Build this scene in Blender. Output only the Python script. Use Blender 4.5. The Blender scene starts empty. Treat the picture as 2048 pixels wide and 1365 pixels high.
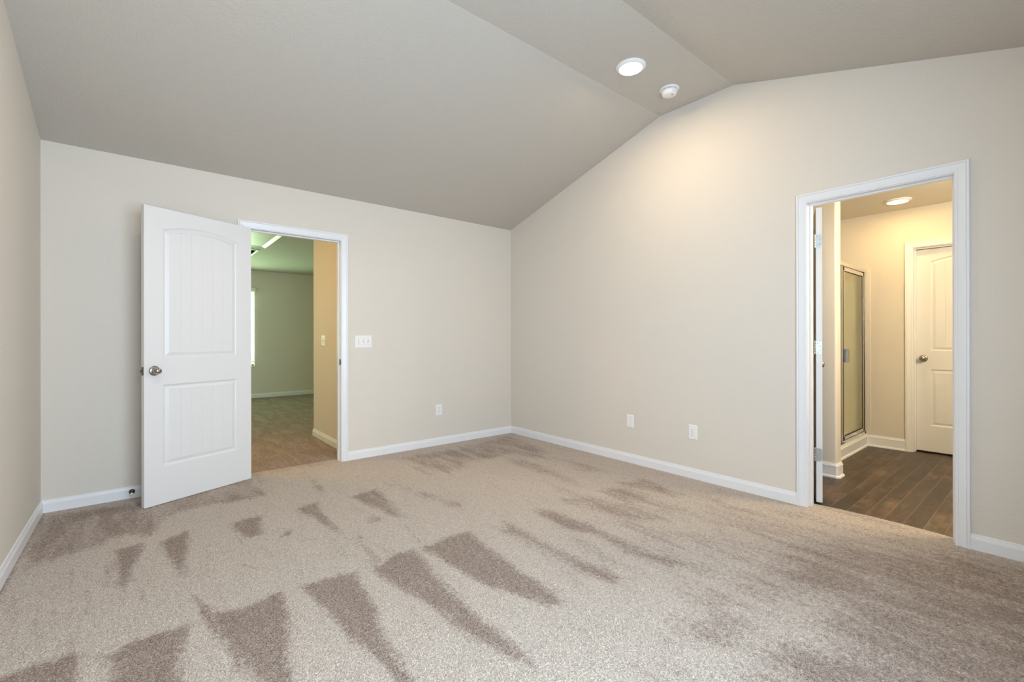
import bpy, bmesh, math, random
import numpy as np
from mathutils import Vector, Matrix

R = math.radians
C = bpy.context.scene.collection
scene = bpy.context.scene
random.seed(4)

# ------------------------------------------------------------------ camera
CAM = Vector((-3.4876, -4.1958, 1.1376))
yaw, pitch, roll = 0.6795, 0.0007, -0.0015
f_ = Vector((math.sin(yaw) * math.cos(pitch), math.cos(yaw) * math.cos(pitch), math.sin(pitch)))
r_ = Vector((math.cos(yaw), -math.sin(yaw), 0))
u_ = r_.cross(f_)
r2 = r_ * math.cos(roll) + u_ * math.sin(roll)
u2 = -r_ * math.sin(roll) + u_ * math.cos(roll)
cam = bpy.data.cameras.new('camera')
co = bpy.data.objects.new('camera', cam)
C.objects.link(co)
m = Matrix((r2, u2, -f_)).transposed().to_4x4()
m.translation = CAM
co.matrix_world = m
cam.sensor_width = 36
cam.lens = 904.12 / 2048 * 36
cam.shift_x = 14.75 / 2048
cam.shift_y = -6.19 / 2048
cam.clip_start = 0.02
scene.camera = co

# ------------------------------------------------------------------ colour management, world, daylight
scene.view_settings.view_transform = 'Standard'
scene.view_settings.look = 'None'
scene.view_settings.gamma = 1
scene.view_settings.use_curve_mapping = False
scene.view_settings.exposure = 0.12
scene.cycles.diffuse_bounces = 8
scene.cycles.max_bounces = 14
scene.cycles.caustics_reflective = False
scene.cycles.caustics_refractive = False
scene.cycles.sample_clamp_indirect = 6

w = bpy.data.worlds.new('sky')
scene.world = w
w.use_nodes = True
w.node_tree.nodes['Background'].inputs[0].default_value = (0.80, 0.93, 1.0, 1)
w.node_tree.nodes['Background'].inputs[1].default_value = 2.2


def area(name, loc, rot, sx, sy, power, col, spread=180):
    l = bpy.data.lights.new(name, 'AREA')
    l.shape = 'RECTANGLE'
    l.size, l.size_y, l.energy, l.color = sx, sy, power, col
    l.spread = R(spread)
    o = bpy.data.objects.new(name, l)
    C.objects.link(o)
    o.location = loc
    o.rotation_euler = rot
    return o


# daylight falling through the bedroom windows behind the camera (just outside the glass)
area('daylight_bedroom', (-2.65, -4.80, 1.40), (R(90), 0, 0), 1.75, 1.55, 128, (0.67, 0.81, 1.0))
# daylight falling through the windows of the far room (green garden light)
area('daylight_far_window', (-2.24, 5.72, 1.35), (R(-90), 0, 0), 0.9, 1.4, 68, (0.66, 1.0, 0.50))
area('daylight_side_window', (-4.30, 3.6, 1.40), (0, R(-90), 0), 1.4, 1.2, 20, (0.55, 1.0, 0.50))

# ------------------------------------------------------------------ materials
def new_mat(name):
    m = bpy.data.materials.new(name)
    m.use_nodes = True
    nt = m.node_tree
    return m, nt, nt.nodes['Principled BSDF']


def N(nt, t, **kw):
    n = nt.nodes.new(t)
    for k, v in kw.items():
        if k == 'ins':
            for a, b in v.items():
                n.inputs[a].default_value = b
        else:
            setattr(n, k, v)
    return n


def plain(name, col, rough=0.5, metal=0.0, bump=0.0, bscale=200, spec=0.5):
    m, nt, p = new_mat(name)
    p.inputs['Base Color'].default_value = (*col, 1)
    p.inputs['Roughness'].default_value = rough
    p.inputs['Metallic'].default_value = metal
    p.inputs['Specular IOR Level'].default_value = spec
    if bump:
        tc = N(nt, 'ShaderNodeTexCoord')
        no = N(nt, 'ShaderNodeTexNoise', ins={'Scale': bscale, 'Detail': 3.0})
        b = N(nt, 'ShaderNodeBump', ins={'Strength': 1.0, 'Distance': bump})
        nt.links.new(tc.outputs['Object'], no.inputs['Vector'])
        nt.links.new(no.outputs['Fac'], b.inputs['Height'])
        nt.links.new(b.outputs['Normal'], p.inputs['Normal'])
    return m


def orange_peel(name, col, strength, scale):
    """painted drywall with a fine orange-peel spray texture"""
    m, nt, p = new_mat(name)
    p.inputs['Base Color'].default_value = (*col, 1)
    p.inputs['Roughness'].default_value = 0.75
    p.inputs['Specular IOR Level'].default_value = 0.25
    tc = N(nt, 'ShaderNodeTexCoord')
    no = N(nt, 'ShaderNodeTexNoise', ins={'Scale': scale, 'Detail': 2.0, 'Roughness': 0.45})
    rp = N(nt, 'ShaderNodeValToRGB')
    rp.color_ramp.elements[0].position = 0.40
    rp.color_ramp.elements[1].position = 0.66
    b = N(nt, 'ShaderNodeBump', ins={'Strength': 1.0, 'Distance': strength})
    nt.links.new(tc.outputs['Object'], no.inputs['Vector'])
    nt.links.new(no.outputs['Fac'], rp.inputs['Fac'])
    nt.links.new(rp.outputs['Color'], b.inputs['Height'])
    nt.links.new(b.outputs['Normal'], p.inputs['Normal'])
    return m


WALL = (0.68, 0.641, 0.588)
M_wall = orange_peel('beige_wall_paint', WALL, 0.0004, 75)
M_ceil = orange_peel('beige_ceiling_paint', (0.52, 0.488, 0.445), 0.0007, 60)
M_trim = plain('white_trim_paint', (0.77, 0.785, 0.82), 0.35)
M_door = plain('white_door_paint', (0.71, 0.715, 0.735), 0.38, bump=0.00012, bscale=260)
M_plate = plain('white_plastic', (0.82, 0.82, 0.83), 0.30)
M_slot = plain('dark_slot', (0.03, 0.03, 0.03), 0.6)
M_nickel = plain('satin_nickel', (0.38, 0.34, 0.285), 0.27, 1.0)
M_latch = plain('dull_nickel', (0.17, 0.16, 0.145), 0.45, 1.0)
M_steel = plain('hinge_steel', (0.40, 0.41, 0.40), 0.42, 1.0)
M_bronze = plain('dark_bronze', (0.10, 0.085, 0.075), 0.35, 0.9)
M_rubber = plain('white_rubber', (0.80, 0.80, 0.80), 0.6)
M_chrome = plain('polished_chrome', (0.80, 0.80, 0.80), 0.10, 1.0)
M_seal = plain('black_gasket', (0.012, 0.010, 0.010), 0.6)
M_acrylic = plain('cream_acrylic', (0.74, 0.70, 0.62), 0.22)
M_slat = plain('white_blind_slat', (0.85, 0.85, 0.85), 0.5)
M_grille = plain('white_grille', (0.75, 0.76, 0.75), 0.45)
M_darkin = plain('duct_dark', (0.08, 0.075, 0.065), 0.8)
M_frame = plain('white_vinyl', (0.82, 0.82, 0.82), 0.35)


def glass_mat(name, tint, rough=0.0, refl=0.06):
    m = bpy.data.materials.new(name)
    m.use_nodes = True
    nt = m.node_tree
    nt.nodes.clear()
    out = N(nt, 'ShaderNodeOutputMaterial')
    tr = N(nt, 'ShaderNodeBsdfTransparent')
    tr.inputs[0].default_value = (*tint, 1)
    gl = N(nt, 'ShaderNodeBsdfGlossy')
    gl.inputs['Roughness'].default_value = rough
    fr = N(nt, 'ShaderNodeFresnel')
    fr.inputs[0].default_value = 1.45
    mx = N(nt, 'ShaderNodeMixShader')
    ge = N(nt, 'ShaderNodeNewGeometry')
    inv = N(nt, 'ShaderNodeMath', operation='SUBTRACT')
    inv.inputs[0].default_value = 1.0
    nt.links.new(ge.outputs['Backfacing'], inv.inputs[1])
    ml = N(nt, 'ShaderNodeMath', operation='MULTIPLY')
    nt.links.new(fr.outputs[0], ml.inputs[0])
    nt.links.new(inv.outputs[0], ml.inputs[1])
    nt.links.new(ml.outputs[0], mx.inputs[0])
    nt.links.new(tr.outputs[0], mx.inputs[1])
    nt.links.new(gl.outputs[0], mx.inputs[2])
    nt.links.new(mx.outputs[0], out.inputs[0])
    return m


M_glass = glass_mat('window_glass', (0.97, 0.99, 0.98))
M_shglass = glass_mat('shower_glass', (0.93, 0.95, 0.88), 0.02)


def emit(name, col, strength):
    m = bpy.data.materials.new(name)
    m.use_nodes = True
    nt = m.node_tree
    nt.nodes.clear()
    out = N(nt, 'ShaderNodeOutputMaterial')
    e = N(nt, 'ShaderNodeEmission')
    e.inputs[0].default_value = (*col, 1)
    e.inputs[1].default_value = strength
    nt.links.new(e.outputs[0], out.inputs[0])
    return m


M_lampA = emit('bedroom_led_lens', (1.0, 0.76, 0.48), 232)
M_lampB = emit('bathroom_led_lens', (1.0, 0.66, 0.27), 105)
M_lampC = emit('hall_lamp_glow', (1.0, 0.57, 0.20), 96)
M_lampD = emit('bath_fill_glow', (1.0, 0.83, 0.54), 225)  # glow of the added bathroom fill light


def carpet_mat():
    m, nt, p = new_mat('plush_carpet')
    L = nt.links.new
    p.inputs['Roughness'].default_value = 1.0
    p.inputs['Specular IOR Level'].default_value = 0.05
    p.inputs['Sheen Weight'].default_value = 0.12
    p.inputs['Sheen Roughness'].default_value = 0.6
    tc = N(nt, 'ShaderNodeTexCoord')
    at = N(nt, 'ShaderNodeAttribute', attribute_name='pile')
    # ragged edges of the vacuum marks
    ne = N(nt, 'ShaderNodeTexNoise', ins={'Scale': 45.0, 'Detail': 4.0, 'Roughness': 0.65})
    L(tc.outputs['Object'], ne.inputs['Vector'])
    nb = N(nt, 'ShaderNodeTexNoise', ins={'Scale': 3.2, 'Detail': 4.0, 'Roughness': 0.6})
    L(tc.outputs['Object'], nb.inputs['Vector'])
    a1 = N(nt, 'ShaderNodeMath', operation='MULTIPLY_ADD')
    L(ne.outputs['Fac'], a1.inputs[0])
    a1.inputs[1].default_value = 1.5
    a1.inputs[2].default_value = -0.75
    a2 = N(nt, 'ShaderNodeMath', operation='ADD')
    L(a1.outputs[0], a2.inputs[0])
    L(at.outputs['Fac'], a2.inputs[1])
    a3 = N(nt, 'ShaderNodeMath', operation='MULTIPLY_ADD')
    L(nb.outputs['Fac'], a3.inputs[0])
    a3.inputs[1].default_value = 0.5
    a3.inputs[2].default_value = -0.25
    a4 = N(nt, 'ShaderNodeMath', operation='ADD')
    L(a3.outputs[0], a4.inputs[0])
    L(a2.outputs[0], a4.inputs[1])
    # brushed smears running along the vacuum strokes
    mp = N(nt, 'ShaderNodeMapping')
    mp.inputs['Rotation'].default_value = (0, 0, R(7))
    mp.inputs['Scale'].default_value = (11.0, 2.6, 1.0)
    L(tc.outputs['Object'], mp.inputs['Vector'])
    sm = N(nt, 'ShaderNodeTexNoise', ins={'Scale': 1.0, 'Detail': 3.0, 'Roughness': 0.55, 'Distortion': 0.4})
    L(mp.outputs[0], sm.inputs['Vector'])
    s1 = N(nt, 'ShaderNodeMapRange')
    s1.inputs['From Min'].default_value = 0.40
    s1.inputs['From Max'].default_value = 0.68
    s1.inputs['To Min'].default_value = -0.13
    s1.inputs['To Max'].default_value = 0.26
    L(sm.outputs['Fac'], s1.inputs['Value'])
    a5 = N(nt, 'ShaderNodeMath', operation='ADD')
    L(s1.outputs[0], a5.inputs[0])
    L(a4.outputs[0], a5.inputs[1])
    mr = N(nt, 'ShaderNodeMapRange', interpolation_type='SMOOTHSTEP')
    L(a5.outputs[0], mr.inputs['Value'])
    mr.inputs['From Min'].default_value = 0.10
    mr.inputs['From Max'].default_value = 0.95
    # yarn tufts
    nf = N(nt, 'ShaderNodeTexNoise', ins={'Scale': 120.0, 'Detail': 3.0, 'Roughness': 0.65, 'Distortion': 1.6})
    L(tc.outputs['Object'], nf.inputs['Vector'])
    vo = N(nt, 'ShaderNodeTexVoronoi', ins={'Scale': 170.0, 'Randomness': 1.0})
    nd = N(nt, 'ShaderNodeVectorMath', operation='MULTIPLY_ADD')
    L(nf.outputs['Color'], nd.inputs[0])
    nd.inputs[1].default_value = (0.012, 0.012, 0.0)
    L(tc.outputs['Object'], nd.inputs[2])
    L(nd.outputs[0], vo.inputs['Vector'])
    light = N(nt, 'ShaderNodeMixRGB')
    light.inputs[1].default_value = (0.42, 0.352, 0.302, 1)
    light.inputs[2].default_value = (0.90, 0.80, 0.72, 1)
    dark = N(nt, 'ShaderNodeMixRGB')
    dark.inputs[1].default_value = (0.125, 0.086, 0.068, 1)
    dark.inputs[2].default_value = (0.60, 0.475, 0.405, 1)
    rp = N(nt, 'ShaderNodeMapRange')
    rp.inputs['From Min'].default_value = 0.33
    rp.inputs['From Max'].default_value = 0.64
    L(nf.outputs['Fac'], rp.inputs['Value'])
    L(rp.outputs[0], light.inputs[0])
    L(rp.outputs[0], dark.inputs[0])
    mx = N(nt, 'ShaderNodeMixRGB')
    L(mr.outputs[0], mx.inputs[0])
    L(light.outputs[0], mx.inputs[1])
    L(dark.outputs[0], mx.inputs[2])
    L(mx.outputs[0], p.inputs['Base Color'])
    h = N(nt, 'ShaderNodeMath', operation='MULTIPLY_ADD')
    L(vo.outputs['Distance'], h.inputs[0])
    h.inputs[1].default_value = -0.6
    L(nf.outputs['Fac'], h.inputs[2])
    b = N(nt, 'ShaderNodeBump', ins={'Strength': 1.0, 'Distance': 0.009})
    L(h.outputs[0], b.inputs['Height'])
    L(b.outputs['Normal'], p.inputs['Normal'])
    return m


M_carpet = carpet_mat()


def plank_mat():
    m, nt, p = new_mat('dark_wood_planks')
    L = nt.links.new
    tc = N(nt, 'ShaderNodeTexCoord')
    mp = N(nt, 'ShaderNodeMapping')
    mp.inputs['Location'].default_value = (0.31, 0.09, 0)
    L(tc.outputs['Object'], mp.inputs['Vector'])
    br = N(nt, 'ShaderNodeTexBrick', offset=0.37, ins={'Scale': 1.0, 'Mortar Size': 0.0011, 'Mortar Smooth': 0.2,
                                                      'Brick Width': 0.61, 'Row Height': 0.094, 'Bias': 0.0})
    br.inputs['Color1'].default_value = (0, 0, 0, 1)
    br.inputs['Color2'].default_value = (1, 1, 1, 1)
    br.inputs['Mortar'].default_value = (0.5, 0.5, 0.5, 1)
    L(mp.outputs[0], br.inputs['Vector'])
    # per plank offset for the grain
    of = N(nt, 'ShaderNodeVectorMath', operation='MULTIPLY_ADD')
    L(br.outputs['Color'], of.inputs[0])
    of.inputs[1].default_value = (7.0, 3.0, 5.0)
    sc = N(nt, 'ShaderNodeVectorMath', operation='MULTIPLY')
    L(tc.outputs['Object'], sc.inputs[0])
    sc.inputs[1].default_value = (2.2, 14.0, 1.0)
    L(sc.outputs[0], of.inputs[2])
    gr = N(nt, 'ShaderNodeTexNoise', ins={'Scale': 1.0, 'Detail': 7.0, 'Roughness': 0.65, 'Distortion': 1.2})
    L(of.outputs[0], gr.inputs['Vector'])
    sc2 = N(nt, 'ShaderNodeVectorMath', operation='MULTIPLY')
    L(tc.outputs['Object'], sc2.inputs[0])
    sc2.inputs[1].default_value = (3.2, 6.5, 1.0)
    of2 = N(nt, 'ShaderNodeVectorMath', operation='MULTIPLY_ADD')
    L(br.outputs['Color'], of2.inputs[0])
    of2.inputs[1].default_value = (3.0, 9.0, 2.0)
    L(sc2.outputs[0], of2.inputs[2])
    bl = N(nt, 'ShaderNodeTexNoise', ins={'Scale': 1.0, 'Detail': 4.0, 'Roughness': 0.6})
    L(of2.outputs[0], bl.inputs['Vector'])
    r1 = N(nt, 'ShaderNodeValToRGB')
    e = r1.color_ramp.elements
    e[0].position, e[0].color = 0.25, (0.018, 0.0105, 0.0065, 1)
    e[1].position, e[1].color = 0.80, (0.125, 0.076, 0.045, 1)
    mid = r1.color_ramp.elements.new(0.52)
    mid.color = (0.040, 0.024, 0.0145, 1)
    L(gr.outputs['Fac'], r1.inputs['Fac'])
    r2_ = N(nt, 'ShaderNodeValToRGB')
    e = r2_.color_ramp.elements
    e[0].position, e[0].color = 0.52, (0, 0, 0, 1)
    e[1].position, e[1].color = 0.80, (0.75, 0.75, 0.75, 1)
    L(bl.outputs['Fac'], r2_.inputs['Fac'])
    mx = N(nt, 'ShaderNodeMixRGB')
    L(r2_.outputs[0], mx.inputs[0])
    L(r1.outputs[0], mx.inputs[1])
    mx.inputs[2].default_value = (0.20, 0.133, 0.082, 1)
    # plank to plank tone
    tn = N(nt, 'ShaderNodeMapRange')
    L(br.outputs['Color'], tn.inputs['Value'])
    tn.inputs['To Min'].default_value = 0.62
    tn.inputs['To Max'].default_value = 1.35
    ml = N(nt, 'ShaderNodeVectorMath', operation='MULTIPLY')
    L(mx.outputs[0], ml.inputs[0])
    L(tn.outputs[0], ml.inputs[1])
    seam = N(nt, 'ShaderNodeMixRGB')
    L(br.outputs['Fac'], seam.inputs[0])
    L(ml.outputs[0], seam.inputs[1])
    seam.inputs[2].default_value = (0.25, 0.17, 0.10, 1)
    L(seam.outputs[0], p.inputs['Base Color'])
    p.inputs['Roughness'].default_value = 0.42
    b = N(nt, 'ShaderNodeBump', ins={'Strength': 0.5, 'Distance': 0.0008})
    L(gr.outputs['Fac'], b.inputs['Height'])
    L(b.outputs['Normal'], p.inputs['Normal'])
    return m


M_plank = plank_mat()

# ------------------------------------------------------------------ mesh helpers
class MB:
    def __init__(s):
        s.v, s.f, s.sm = [], [], []

    def add(s, vs, fs, smooth=False):
        o = len(s.v)
        s.v += [tuple(v) for v in vs]
        s.f += [tuple(i + o for i in f) for f in fs]
        s.sm += [smooth] * len(fs)
        return s

    def box(s, a, b):
        (x0, y0, z0), (x1, y1, z1) = a, b
        return s.add([(x0, y0, z0), (x1, y0, z0), (x1, y1, z0), (x0, y1, z0), (x0, y0, z1), (x1, y0, z1), (x1, y1, z1), (x0, y1, z1)],
                     [(0, 3, 2, 1), (4, 5, 6, 7), (0, 1, 5, 4), (1, 2, 6, 5), (2, 3, 7, 6), (3, 0, 4, 7)])

    def prism(s, poly, axis, a, b):
        """poly: 2D points in the two other axes (in x,y,z order), extruded along axis from a to b"""
        n = len(poly)

        def P(p, t):
            q = [p[0], p[1]]
            q.insert(axis, t)
            return tuple(q)
        vs = [P(p, a) for p in poly] + [P(p, b) for p in poly]
        fs = [tuple(range(n)), tuple(range(2 * n - 1, n - 1, -1))]
        fs += [(i, i + n, (i + 1) % n + n, (i + 1) % n) for i in range(n)]
        return s.add(vs, fs)

    def lathe(s, prof, o, ax, seg=32, smooth=True):
        """prof: (radius, distance along ax) list; o origin; ax direction"""
        o = Vector(o)
        ax = Vector(ax).normalized()
        t = Vector((0, 0, 1)) if abs(ax.z) < 0.9 else Vector((1, 0, 0))
        e1 = ax.cross(t).normalized()
        e2 = ax.cross(e1)
        vs, fs = [], []
        n = len(prof)
        for r, d in prof:
            for k in range(seg):
                a = 2 * math.pi * k / seg
                vs.append(o + ax * d + (e1 * math.cos(a) + e2 * math.sin(a)) * max(r, 1e-5))
        for i in range(n - 1):
            for k in range(seg):
                k2 = (k + 1) % seg
                fs.append((i * seg + k, i * seg + k2, (i + 1) * seg + k2, (i + 1) * seg + k))
        s.add(vs, fs, smooth)
        return s

    def build(s, name, mat, parent=None, bevel=0.0, seg=2):
        me = bpy.data.meshes.new(name)
        me.from_pydata(s.v, [], s.f)
        bm = bmesh.new()
        bm.from_mesh(me)
        for f, sm in zip(bm.faces, s.sm):
            f.smooth = sm
        bmesh.ops.recalc_face_normals(bm, faces=bm.faces)
        bm.to_mesh(me)
        bm.free()
        me.materials.append(mat)
        o = bpy.data.objects.new(name, me)
        C.objects.link(o)
        if parent is not None:
            o.parent = parent
        if bevel:
            md = o.modifiers.new('bevel', 'BEVEL')
            md.width = bevel
            md.segments = seg
            md.limit_method = 'ANGLE'
            md.harden_normals = False
        return o


def tag(o, label, cat, group=None, kind=None):
    o['label'] = label
    o['category'] = cat
    if group:
        o['group'] = group
    if kind:
        o['kind'] = kind
    return o


def empty(name, loc, label, cat, rz=0.0, group=None, kind=None):
    o = bpy.data.objects.new(name, None)
    o.empty_display_size = 0.1
    C.objects.link(o)
    o.location = loc
    o.rotation_euler = (0, 0, rz)
    return tag(o, label, cat, group, kind)


def ring_sweep(mb, rings, closed_profile=True, cap=True):
    n = len(rings[0])
    vs = [p for r in rings for p in r]
    fs = []
    for i in range(len(rings) - 1):
        for k in range(n if closed_profile else n - 1):
            k2 = (k + 1) % n
            fs.append((i * n + k, i * n + k2, (i + 1) * n + k2, (i + 1) * n + k))
    if cap:
        fs.append(tuple(range(n)))
        fs.append(tuple(range((len(rings) - 1) * n, len(rings) * n)))
    mb.add(vs, fs)


CASING = [(0.0, 0.0), (0.0, 0.007), (0.002, 0.0085), (0.010, 0.0098), (0.0112, 0.0074), (0.013, 0.0088), (0.026, 0.0120),
          (0.040, 0.0150), (0.0430, 0.0150), (0.0440, 0.0122), (0.0455, 0.0160), (0.050, 0.0178), (0.055, 0.0175), (0.057, 0.0150), (0.057, 0.0)]


def casing(mb, frame, a, b, h, z0=0.0):
    """door casing: frame(u, v, z) maps along-wall u, out-of-wall v; opening between a<b and below h"""
    rings = []
    for k in range(4):
        ring = []
        for (o, t) in CASING:
            u = a - o if k < 2 else b + o
            z = z0 if k in (0, 3) else h + o
            ring.append(frame(u, t, z))
        rings.append(ring)
    ring_sweep(mb, rings)


BASE = [(0.0, 0.0), (0.0125, 0.0), (0.0125, 0.056), (0.0112, 0.0575), (0.0112, 0.0605), (0.0095, 0.0625), (0.0080, 0.0685), (0.0062, 0.0735),
        (0.0058, 0.0790), (0.0045, 0.0815), (0.0, 0.0825)]
BASE_BATH = [(0.0, 0.0), (0.0125, 0.0), (0.0125, 0.092), (0.0140, 0.094), (0.0140, 0.098), (0.0110, 0.101), (0.0090, 0.108),
             (0.0060, 0.113), (0.0055, 0.118), (0.0, 0.119)]
SHOE = [(0.0, 0.0), (0.0245, 0.0), (0.0245, 0.007), (0.0225, 0.013), (0.0190, 0.0175), (0.0150, 0.0195), (0.0, 0.0195)]


def base_sweep(mb, path, prof, side=1, z=0.0):
    """path: XY polyline along the wall; profile offset goes to the left (side=1) of travel"""
    P = [Vector(p) for p in path]
    rings = []
    for i, p in enumerate(P):
        d0 = (P[i] - P[i - 1]).normalized() if i > 0 else None
        d1 = (P[i + 1] - P[i]).normalized() if i < len(P) - 1 else None
        nrm = lambda d: Vector((-d.y, d.x)) * side
        if d0 is None:
            off = nrm(d1)
        elif d1 is None:
            off = nrm(d0)
        else:
            n0, n1 = nrm(d0), nrm(d1)
            b = (n0 + n1).normalized()
            off = b / max(0.2, b.dot(n0))
        rings.append([(p.x + off.x * o, p.y + off.y * o, z + zz) for o, zz in prof])
    ring_sweep(mb, rings)


# ------------------------------------------------------------------ room dimensions
W = 3.989                 # bedroom width (x from -W to 0)
H = 2.44                  # plate height
HF = 3.048                # height of the flat strip of the vault
Y1, Y2, YF = -2.011, -2.629, -4.640
T = 0.115                 # wall thickness
A1, B1 = -2.811, -2.041   # bedroom door opening (jamb faces), in the back wall
A2, B2 = -3.815, -3.113   # bathroom door opening, in the wall x = 0
HD = 2.040                # opening height
TJ = 0.018                # jamb thickness


def ceil_z(y):
    if y > Y1:
        return H + (HF - H) * (-y) / (-Y1)
    if y > Y2:
        return HF
    return HF - (HF - H) * (Y2 - y) / (Y2 - YF)


# bedroom back wall with door opening (wall reaches up behind the ceiling)
mb = MB()
mb.box((-W - T, 0, -0.1), (A1 - TJ, T, H + 0.02)).box((B1 + TJ, 0, -0.1), (T, T, H + 0.02)).box((A1 - TJ, 0, HD + TJ), (B1 + TJ, T, H + 0.02))
tag(mb.build('wall_back', M_wall), 'beige bedroom wall with the open doorway to the hall', 'wall', kind='structure')

# wall x = 0 with bathroom door
mb = MB()
E_ = 0.02
mb.prism([(B2 + TJ, -0.1), (0, -0.1), (0, H + E_), (Y1, HF + E_), (Y2, HF + E_), (B2 + TJ, ceil_z(B2 + TJ) + E_)], 0, 0, T)
mb.prism([(A2 - TJ, HD + TJ), (B2 + TJ, HD + TJ), (B2 + TJ, ceil_z(B2 + TJ) + E_), (A2 - TJ, ceil_z(A2 - TJ) + E_)], 0, 0, T)
mb.prism([(YF - T, -0.1), (A2 - TJ, -0.1), (A2 - TJ, ceil_z(A2 - TJ) + E_), (YF, H + E_), (YF - T, H + E_)], 0, 0, T)
tag(mb.build('wall_right', M_wall), 'tall beige gable wall with the bathroom doorway', 'wall', kind='structure')
mb = MB()
mb.prism([(YF - T, -0.1), (0, -0.1), (0, H + E_), (Y1, HF + E_), (Y2, HF + E_), (YF, H + E_), (YF - T, H + E_)], 0, -W - T, -W)
tag(mb.build('wall_left', M_wall), 'blank beige gable wall on the side of the open white door', 'wall', kind='structure')

# wall behind the camera with a twin window
WX0, WX1, WZ0, WZ1 = -3.55, -1.75, 0.60, 2.16
mb = MB()
mb.box((-W - T, YF - T, -0.1), (WX0, YF, H + 0.02)).box((WX1, YF - T, -0.1), (T, YF, H + 0.02))
mb.box((WX0, YF - T, -0.1), (WX1, YF, WZ0)).box((WX0, YF - T, WZ1), (WX1, YF, H + 0.02))
tag(mb.build('wall_front', M_wall), 'beige bedroom wall that holds the twin window', 'wall', kind='structure')
w1 = empty('window_1', ((WX0 + WX1) / 2, YF - 0.08, WZ0), 'white twin window in the bedroom front wall', 'window', kind='structure')
mb = MB()
xm = (WX1 - WX0) / 2
for (a, b) in ((-xm, -0.02), (0.02, xm)):
    for (p, q) in (((a, -0.02, 0), (a + 0.045, 0.03, WZ1 - WZ0)), ((b - 0.045, -0.02, 0), (b, 0.03, WZ1 - WZ0)),
                   ((a, -0.02, 0), (b, 0.03, 0.05)), ((a, -0.02, WZ1 - WZ0 - 0.05), (b, 0.03, WZ1 - WZ0)), ((a, -0.01, 0.76), (b, 0.02, 0.80))):
        mb.box(p, q)
mb.box((-0.02, -0.025, 0), (0.02, 0.035, WZ1 - WZ0))
mb.build('window_frame', M_frame, w1, 0.002)
MB().box((-xm + 0.03, 0.0, 0.03), (-0.04, 0.004, WZ1 - WZ0 - 0.03)).build('pane', M_glass, w1)
MB().box((0.04, 0.0, 0.03), (xm - 0.03, 0.004, WZ1 - WZ0 - 0.03)).build('pane', M_glass, w1)
MB().box((-xm - 0.03, 0.0351, -0.002), (xm + 0.03, 0.12, 0.018)).build('window_sill', M_trim, w1, 0.003)

# vaulted ceiling
mb = MB()
t_ = 0.1
mb.prism([(0.0, H), (Y1, HF), (Y2, HF), (YF, H), (YF, H + t_), (Y2 - 0.03, HF + t_), (Y1 + 0.03, HF + t_), (0.0, H + t_)], 0, -W, 0)
tag(mb.build('ceiling', M_ceil), 'vaulted beige bedroom ceiling with a flat strip along its top', 'ceiling', kind='structure')

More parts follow.
